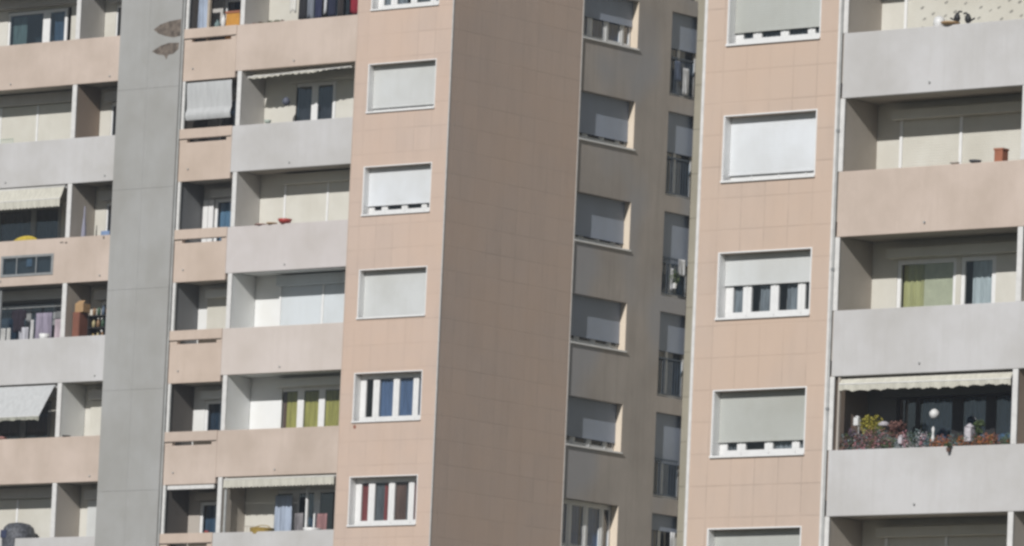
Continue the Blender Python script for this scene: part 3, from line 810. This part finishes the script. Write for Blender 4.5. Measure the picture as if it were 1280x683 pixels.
# narrow top balcony: stored clutter
o = garment('hanging_garment', 'pale blue cloth hung left in the topmost narrow balcony', 'laundry', -9.5, .3, zr+1.05, .34, 1.3, cm('pale_blue_cotton', (.36, .42, .52), .4), 'cloth', None, 21)
tag(MB().box(-9.02, -8.94, .12, .2, zr-1, zr+1.5).build('wooden_post', plain('pale_wood', (.45, .38, .30), .7)), 'pale wooden post standing in the topmost narrow balcony', 'post')
e = empty('storage_crate', (-8.1, .35, zr-1.0), 'orange storage crate at the right of the topmost narrow balcony', 'crate')
MB().box(-.25, .25, -.2, .2, 0, 1.38).build('crate_body', ORG, e, bevel=.02); MB().box(-.27, .27, -.22, .22, 1.38, 1.44).build('lid', POT, e, bevel=.01)
def bottle(label, x, y, z, h, r, mat):
    return tag(MB().lathe([(r, 0), (r, h*.6), (r*.9, h*.68), (r*.35, h*.82), (r*.35, h), (r*.42, h)]).build('bottle', mat, loc=(x, y, z), smooth=True), label, 'bottle')
bottle('white bottle left of the orange crate in the topmost narrow balcony', -8.52, .25, zr-.05, .45, .07, WPL)
bottle('grey green jar beside the wooden post in the topmost narrow balcony', -8.78, .3, zr-.05, .32, .09, LEAFB)
tag(MB().box(-9.6, -8.4, .2, .6, zr-1, zr-.05).build('low_cabinet', DGREY, bevel=.01), 'dark low cabinet inside the topmost narrow balcony', 'cabinet')

# storey 0 wide balcony
bowl('bowl', 'pale green bowl on the white parapet below the brown curtained door', 'bowl', -6.55, .07, Z(1), .10, .10, plain('celadon', (.40, .46, .40), .5))
tag(MB().lathe([(.02, 0), (.09, .05), (.12, .12), (.08, .2), (.03, .24)]).build('hanging_ornament', plain('slate_ornament', (.10, .11, .15), .6), loc=(-6.2, .4, Z(1)+.52), smooth=True), 'slate blue ornament hanging in front of the brown curtained door', 'ornament')
# storey 1 wide balcony: red pots
bowl('bowl', 'red bowl on the pale parapet in front of cream shutters', 'bowl', -5.75, .07, Z(2), .20, .13, REDP)
bowl('bowl', 'small beige dish left of the red bowl on the parapet', 'bowl', -6.22, .07, Z(2), .16, .05, CARD)
bowl('bowl', 'flat pink saucer left of the small beige dish', 'bowl', -6.6, .07, Z(2), .16, .035, plain('dusty_pink', (.45, .25, .22), .6))
pot_plant('small dark potted plant by the partition, left of the pink saucer', -7.0, .3, Z(2)-.12, .05, .10, LEAFD, n=60)
# storey 4 wide balcony
def chair(name, label, x, y, z, mat, rz=0, w_=.45):
    e = empty(name, (x, y, z), label, 'chair'); e.rotation_euler.z = rz
    MB().box(-w_/2, w_/2, -.22, .22, .42, .45).build('seat', mat, e, bevel=.01)
    b = MB(); b.tube([(-w_/2+.02, .2, .45), (-w_/2+.02, .24, 1.12), (w_/2-.02, .24, 1.12), (w_/2-.02, .2, .45)], .016)
    for i in range(4): b.tube([(-w_/2+.02+(w_-.04)*(i+1)/5, .21, .5), (-w_/2+.02+(w_-.04)*(i+1)/5, .24, 1.12)], .01)
    b.build('backrest', mat, e)
    for a in (-1, 1):
        for c_ in (-1, 1): MB().tube([(a*(w_/2-.03), c_*.19, 0), (a*(w_/2-.03), c_*.19, .42)], .015).build('leg', mat, e)
    return e
zf = Z(5)-1.0
chair('garden_chair', 'beige garden chair behind the bottom white parapet, left of the basket', -6.85, .45, zf+.1, plain('beige_metal', (.5, .45, .38), .6), .5)
e = empty('wicker_basket', (-6.25, .30, zf+.62), 'yellow brown wicker basket behind the bottom white parapet', 'basket')
MB().lathe([(.2, 0), (.30, .30), (.34, .50), (.30, .50), (.25, .30)], n=18).build('basket_body', plain('wicker', (.38, .26, .06), .8, .4, 40), e)
MB().tube([(.3*math.cos(a/8*math.pi), 0, .48+.1*math.sin(a/8*math.pi)) for a in range(9)], .012).build('handle', plain('wicker', (.4, .3, .08)), e)
garment('hanging_sheet', 'pale blue sheet hung in the bottom balcony beside the dark door', 'laundry', -6.2, .72, Z(5)+1.05, .62, 1.4, cm('light_blue_sheet', (.36, .42, .52), .25), 'cloth', None, 31)
garment('hanging_garment', 'grey patterned cloth right of the pale blue sheet', 'laundry', -5.45, .7, Z(5)+.55, .3, 1.0, cm('grey_print', (.22, .21, .22), .5), 'cloth', None, 33)
tag(MB().box(-4.86, -4.79, .45, .51, zf, Z(5)+1.22).build('drying_pole', WPL, bevel=.008), 'white upright pole in the bottom balcony left of the tiled column', 'pole')
bowl('bowl', 'white basin on the bottom parapet right of the white pole', 'basin', -4.45, .3, Z(5)-.06, .26, .14, WPL)
garment('hanging_garment', 'dusty pink cloth over the white basin in the bottom balcony', 'laundry', -4.5, .55, Z(5)+.5, .34, .7, cm('dusty_pink_cotton', (.30, .17, .17), .4), 'cloth', None, 35)
bowl('bowl', 'red saucer on the bottom narrow balcony coping', 'bowl', -8.05, .05, Z(5)+.012, .07, .05, REDP)
# left bays
chair('garden_chair', 'pale green metal chair behind the upper white parapet at the left edge', -16.95, .12+.3, Z(1)-.88, plain('pale_green_metal', (.42, .52, .44), .5), 0, .5)
e = tag(MB().grid(lambda u, v: (-16.25+.95*u, .35+.1*math.sin(u*3), Z(2)-.06+.26*v*math.sin(math.pi*min(1, u*1.02))**.4), 14, 5, (0, .12, 0)).build('cushion', YEL, smooth=True), 'yellow cushion lying under the cream awning', 'cushion')
tag(MB().lathe([(.03, 0), (.07, .1), (.085, .5), (.06, 1.3), (.03, 1.6), (.015, 1.9)]).build('folded_parasol', cm('lavender_grey_cloth', (.30, .30, .37), .2), loc=(-13.45, .30, Z(2)-1.0), smooth=True), 'folded grey parasol against the partition beside the cream awning', 'parasol')
tag(MB().box(-13.27, -12.95, .80, .86, Z(2)-.98, Z(2)+.26).build('ironing_board', cm('blue_cover', (.25, .35, .55), .3), bevel=.02), 'blue covered board by the white wall right of the cream awning', 'board')
# storey 2 left: laundry
G2 = 'laundry in the cluttered left balcony'
for i, (x, zt_, w_, h, col, kd, lb) in enumerate([
    (-17.35, .85, .5, 1.2, (.05, .04, .04), 'shirt', 'dark brown garment at the left photo edge above the glazed hatch balcony'),
    (-16.75, .42, .42, .9, (.55, .55, .53), 'cloth', 'white towel left of the black shirt in the cluttered balcony'),
    (-16.30, .95, .55, .62, (.035, .03, .04), 'shirt', 'black shirt above the white towels in the cluttered balcony'),
    (-16.0, .42, .38, .8, (.50, .50, .54), 'cloth', 'light grey towel below the black shirt'),
    (-15.55, .62, .12, .9, (.6, .6, .6), 'cloth', 'narrow white strip of cloth left of the lilac sheet'),
    (-15.35, .80, .62, 1.2, (.29, .26, .33), 'cloth', 'lilac sheet at the right of the cluttered balcony'),
    (-14.62, .60, .22, .9, (.50, .42, .46), 'cloth', 'pale pink towel right of the lilac sheet')]):
    garment('hanging_garment', lb, 'laundry', x+.0, .55, Z(3)+zt_, w_, h, cm('laundry_cloth_%d' % i, col, .35), kd, G2, 40+i)
tag(MB().tube([(-18, .55, Z(3)+.97), (-14.2, .55, Z(3)+.97)], .01).build('clothesline', PIPE), 'thin line carrying laundry in the cluttered left balcony', 'clothesline')
tag(MB().box(-16.42, -16.36, .15, .2, Z(3)-1, Z(3)+1.5).build('drying_pole', ALU), 'thin grey pole in front of the cluttered balcony laundry', 'pole')
bowl('bowl', 'white bucket at the right end of the cluttered balcony', 'bucket', -14.75, .3, Z(3)-.06, .16, .22, WPL)
pot_plant('small white flowered plant at the left of the cluttered balcony', -16.95, .25, Z(3)-.1, .07, .12, PALEF, n=80)
# shelf with goods
zs_ = Z(3)-1.0
sh = MB()
for q in (0, .45, .9, 1.28, 1.62): sh.box(-13.34, -12.1, .52, .9, zs_+q, zs_+q+.03)
for q in (-13.34, -12.14): sh.box(q, q+.03, .53, .89, zs_, zs_+1.65)
tag(sh.build('shelf_rack', BLACK), 'black shelf rack filled with jars beside the brown cabinet', 'shelf')
e = empty('tall_cabinet', (-13.52, .42, zs_), 'narrow reddish brown cabinet left of the black shelf rack', 'cabinet')
MB().box(-.13, .13, -.18, .18, 0, 1.72).build('cabinet_body', WOOD, e, bevel=.01); MB().box(-.11, .11, -.195, -.181, .05, 1.67).build('door', WOOD, e, bevel=.01)
e = empty('cardboard_box', (-13.46, .42, zs_+1.722), 'orange brown cardboard box on top of the tall brown cabinet', 'box')
MB().box(-.15, .16, -.15, .15, 0, .24).build('box_body', CARD, e, bevel=.006)
MB().quad((-.15, -.15, .24), (.16, -.15, .24), (.11, -.02, .34), (-.1, -.02, .34)).build('flap', CARD, e)
cl_ = [(.40, .28, .10), (.05, .10, .06), (.30, .05, .04), (.42, .36, .20), (.10, .14, .20), (.5, .45, .38), (.25, .15, .08), (.45, .20, .06)]
nm_ = ['tan', 'dark green', 'dark red', 'straw coloured', 'slate blue', 'off white', 'brown', 'rust orange']
pl_ = ['lower', 'middle', 'upper', 'top']
n_ = 0
for row, q in enumerate((.93, 1.31, 1.65)):
    for i in range(6):
        x = -13.24+i*.17; c_ = (n_*3+row) % 8; n_ += 1
        mt = plain('jar_paint_%d' % c_, cl_[c_], .5)
        tag(MB().lathe([(.05, 0), (.055, .14), (.05, .17), (.03, .19+.02*(i % 2)), (.03, .22+.02*(i % 3))], n=10).build('jar', mt, loc=(x, .68, zs_+q+(0.0 if q < 1.6 else .0)), smooth=True),
            '%s jar, %s on the %s board of black shelf rack' % (nm_[c_], ['leftmost', 'second from left', 'third from left', 'third from right', 'second from right', 'rightmost'][i], pl_[row+1]), 'jar', 'jars on the black shelf rack')
# storey 3, 4 left
bowl('bowl', 'pink pot on the pink parapet below the pale grey awning', 'pot', -15.95, .07, Z(4), .14, .07, plain('rose_pot', (.45, .22, .20), .6))
bowl('bowl', 'dark tray on the pink parapet beside the white partition post', 'tray', -13.5, .07, Z(4), .13, .04, BLACK)
e = empty('covered_barbecue', (-15.45, .40, Z(5)-.98), 'domed dark grey cover standing behind the bottom left parapet', 'barbecue cover')
prof = [(.46, 0), (.47, .5), (.48, .95), (.47, 1.15), (.42, 1.32), (.30, 1.42), (.1, 1.46)]
MB().lathe(prof, n=20).build('cover', DGREY, e, smooth=True)
MB().box(-.24, -.02, -.485, -.465, 1.0, 1.22).build('patch', plain('navy_patch', (.04, .05, .10), .6), e)
garment('hanging_garment', 'pink and red towel left of the domed dark cover', 'laundry', -16.42, .2, Z(5)+.66, .36, 1.2, cm('pink_red_towel', (.52, .16, .18), .7), 'cloth', None, 61)

# right tower
bowl('bowl', 'dark shallow dish on the pink parapet of the nearer tower', 'bowl', 40.35, YR+.07, ZR(1), .13, .06, DGREY)
bowl('bowl', 'small grey dish left of the dark shallow dish', 'bowl', 39.85, YR+.07, ZR(1), .10, .05, TAUPE)
e = empty('planter_pot', (40.88, YR+.2, ZR(1)-.02), 'square brick red pot by the white post of the nearer tower', 'pot')
MB().box(-.10, .10, -.10, .10, 0, .26).build('pot_body', POT, e, bevel=.01); MB().box(-.11, .11, -.11, .11, .26, .30).build('rim', POT, e)
pot_plant('tiny potted plant at the foot of the brown partition, nearer tower', 37.28+.8, YR+.6, ZR(1)-.30, .045, .12, LEAFB, n=60)
tag(MB().lathe([(.05, 0), (.11, .05), (.125, .14), (.10, .22), (.04, .26)]).build('ornament', WPL, loc=(39.25, YR+.2, ZR(0)-.03), smooth=True), 'white rounded ornament on the top white parapet, nearer tower', 'ornament')
e = bowl('bowl', 'brown dish under the black bird figure on the top white parapet', 'dish', 39.62, YR+.07, ZR(0), .2, .06, CARD)
def bird(label, x, z, f):
    m = MB().lathe([(.01, 0), (.05, .03), (.07, .09), (.05, .15), (.02, .2)], n=10)
    m.tube([(0, 0, .16), (.05*f, 0, .22), (.11*f, 0, .21)], .02); m.tube([(-.05*f, 0, .05), (-.16*f, 0, .1)], .018)
    return tag(m.build('bird_figure', BLACK, loc=(x, YR+.07, z)), label, 'figurine')
bird('black bird figure, left of the pair on the top white parapet', 39.78, ZR(0)+.045, 1)
bird('black bird figure, right of the pair on the top white parapet', 40.05, ZR(0)+.005, -1)
zr = ZR(3)
planter('flower_box', 'flower box with mauve and red blooms at the left end of the nearer tower balcony', 37.2, 38.35, YR+.23, zr+.0, .46,
        [(LEAF, .9, 'foliage'), (LEAFB, .8, 'foliage'), (LEAFD, .8, 'blossom'), (PINKF, .6, 'blossom')], over=.05)
planter('flower_box', 'flower box with pale blooms in the middle of the nearer tower balcony', 38.4, 39.4, YR+.23, zr+.0, .36,
        [(LEAF, .7, 'foliage'), (LEAFB, .8, 'foliage'), (PALEF, .4, 'blossom'), (PINKF, .3, 'blossom')], over=.03)
planter('flower_box', 'flower box with orange blooms at the right end of the nearer tower balcony', 39.45, 41.35, YR+.23, zr+.0, .26,
        [(LEAF, .7, 'foliage'), (ORF, .7, 'blossom'), (LEAFD, .5, 'blossom'), (LEAFB, .4, 'foliage')], over=.02)
pot_plant('yellow leaved potted plant at the left of the flower balcony', 37.85, YR+.35, zr+.0, .10, .52, LEAFY, n=700, rh=.18)
pot_plant('dark leaved potted plant right of the yellow leaved one', 38.35, YR+.35, zr-.02, .09, .38, LEAFD, n=600, rh=.22)
pot_plant('mauve bushy potted plant below the yellow leaved one', 37.55, YR+.28, zr-.12, .09, .32, cm('mauve_leaves', (.17, .13, .17)), n=600, rh=.22)
pot_plant('small trailing plant spilling over the flower balcony parapet', 40.05, YR-.075, zr-.12, .045, .08, LEAF, n=120, pm=TROUGH)
pot_plant('green potted plant near the white lantern', 40.35, YR+.5, zr+.1, .08, .26, LEAF, n=300)
tag(MB().lathe([(.02, 0), (.07, .02), (.10, .08), (.10, .13), (.06, .18), (.02, .2)]).build('hanging_globe', WPL, loc=(39.22, YR+.55, zr+.62), smooth=True), 'white globe hanging before the blue window of the flower balcony', 'globe')
def lantern(label, x, y, z, s, h, mat=WPL):
    e = empty('lantern', (x, y, z), label, 'lantern')
    MB().box(-s, s, -s, s, 0, h*.8).build('lantern_body', mat, e, bevel=.008)
    MB().lathe([(s*1.3, h*.8), (s*.5, h*.95), (s*.2, h)]).build('cap', mat, e); return e
lantern('white box lantern at the right of the flower balcony', 40.35, YR+.2, zr+.10, .075, .36, PALEF)
lantern('small white lantern beside the yellow leaved plant', 37.58, YR+.2, zr+.5, .055, .2)
lantern('tiny white lantern left of the globe on the flower balcony', 38.72, YR+.15, zr+.1, .045, .18, PALEF)
tag(MB().lathe([(.03, 0), (.035, .08), (.015, .16), (.035, .25), (.01, .3)]).build('ornament', WPL, loc=(39.5, YR+.15, zr+.12), smooth=True), 'slim white ornament right of the hanging globe', 'ornament')
tag(MB().lathe([(.03, 0), (.11, .02), (.12, .06), (.05, .1)]).build('ornament', PALEF, loc=(38.25, YR+.2, zr+.46)), 'pale mushroom shaped ornament among the dark leaves', 'ornament')
tag(MB().tube([(37.65, YR+.2, zr-.4), (37.62, YR+.2, zr+.5)], .012).build('stake', ALU), 'thin stake holding the small white lantern', 'stake')
# things on the railings of the french windows (faces +x)
def side_cloth(label, y0, w_, zt_, h, mat, seed):
    m = MB(); m.grid(lambda u, v: (SX+.0+.02*math.sin(u*12+seed)*v+.004, y0+w_*u, zt_-h*v), 10, 8, (.01, 0, 0))
    return tag(m.build('hanging_garment', mat, smooth=True), label, 'laundry')
t = 31.48-2.36
side_cloth('white cloth on the upper french window railing in shade', 9.98, .26, t+.85, .75, cm('bright_white_cloth', (.75, .76, .78), .5), 1)
side_cloth('blue grey cloth on the upper french window railing', 9.62, .25, t+1.0, .55, cm('steel_blue_cloth', (.14, .17, .24), .4), 2)
t = 28.68-2.8-2.36
e = empty('potted_plant', (SX+.02, 9.95, t+.25), 'green potted plant on the cluttered french window railing', 'potted plant')
MB().lathe([(.06, 0), (.08, .15)]).build('pot', WPL, e); MB().leaves(0, 0, .3, .1, .22, .22, 220, .03).build('foliage', LEAF, e)
side_cloth('white sheet on the cluttered french window railing', 10.12, .3, t+1.1, .45, cm('bright_white_cloth', (.75, .76, .78)), 3)
side_cloth('narrow white towel left of the white sheet on the railing', 9.8, .1, t+.8, .6, cm('bright_white_cloth', (.75, .76, .78)), 4)
t = 28.68-8.4-2.8-2.36
side_cloth('white cloth at the right end of a lower french window railing', 10.25, .2, t+1.9, 1.5, cm('bright_white_cloth', (.75, .76, .78)), 5)

# ------------------------------------------------------------------ thin summer air between the camera and the towers
hz = bpy.data.materials.new('haze_air'); hz.use_nodes = True; nt = hz.node_tree; nt.nodes.clear()
out = nt.nodes.new('ShaderNodeOutputMaterial'); vol = nt.nodes.new('ShaderNodeVolumePrincipled')
vol.inputs['Color'].default_value = (.86, .91, 1, 1); vol.inputs['Density'].default_value = .0004
vol.inputs['Anisotropy'].default_value = .2
nt.links.new(vol.outputs[0], out.inputs['Volume'])
hb = MB().box(-2600, 2600, -2600, 2600, GZ-1, ZTOP+4).build('haze', hz); hb['kind'] = 'stuff'
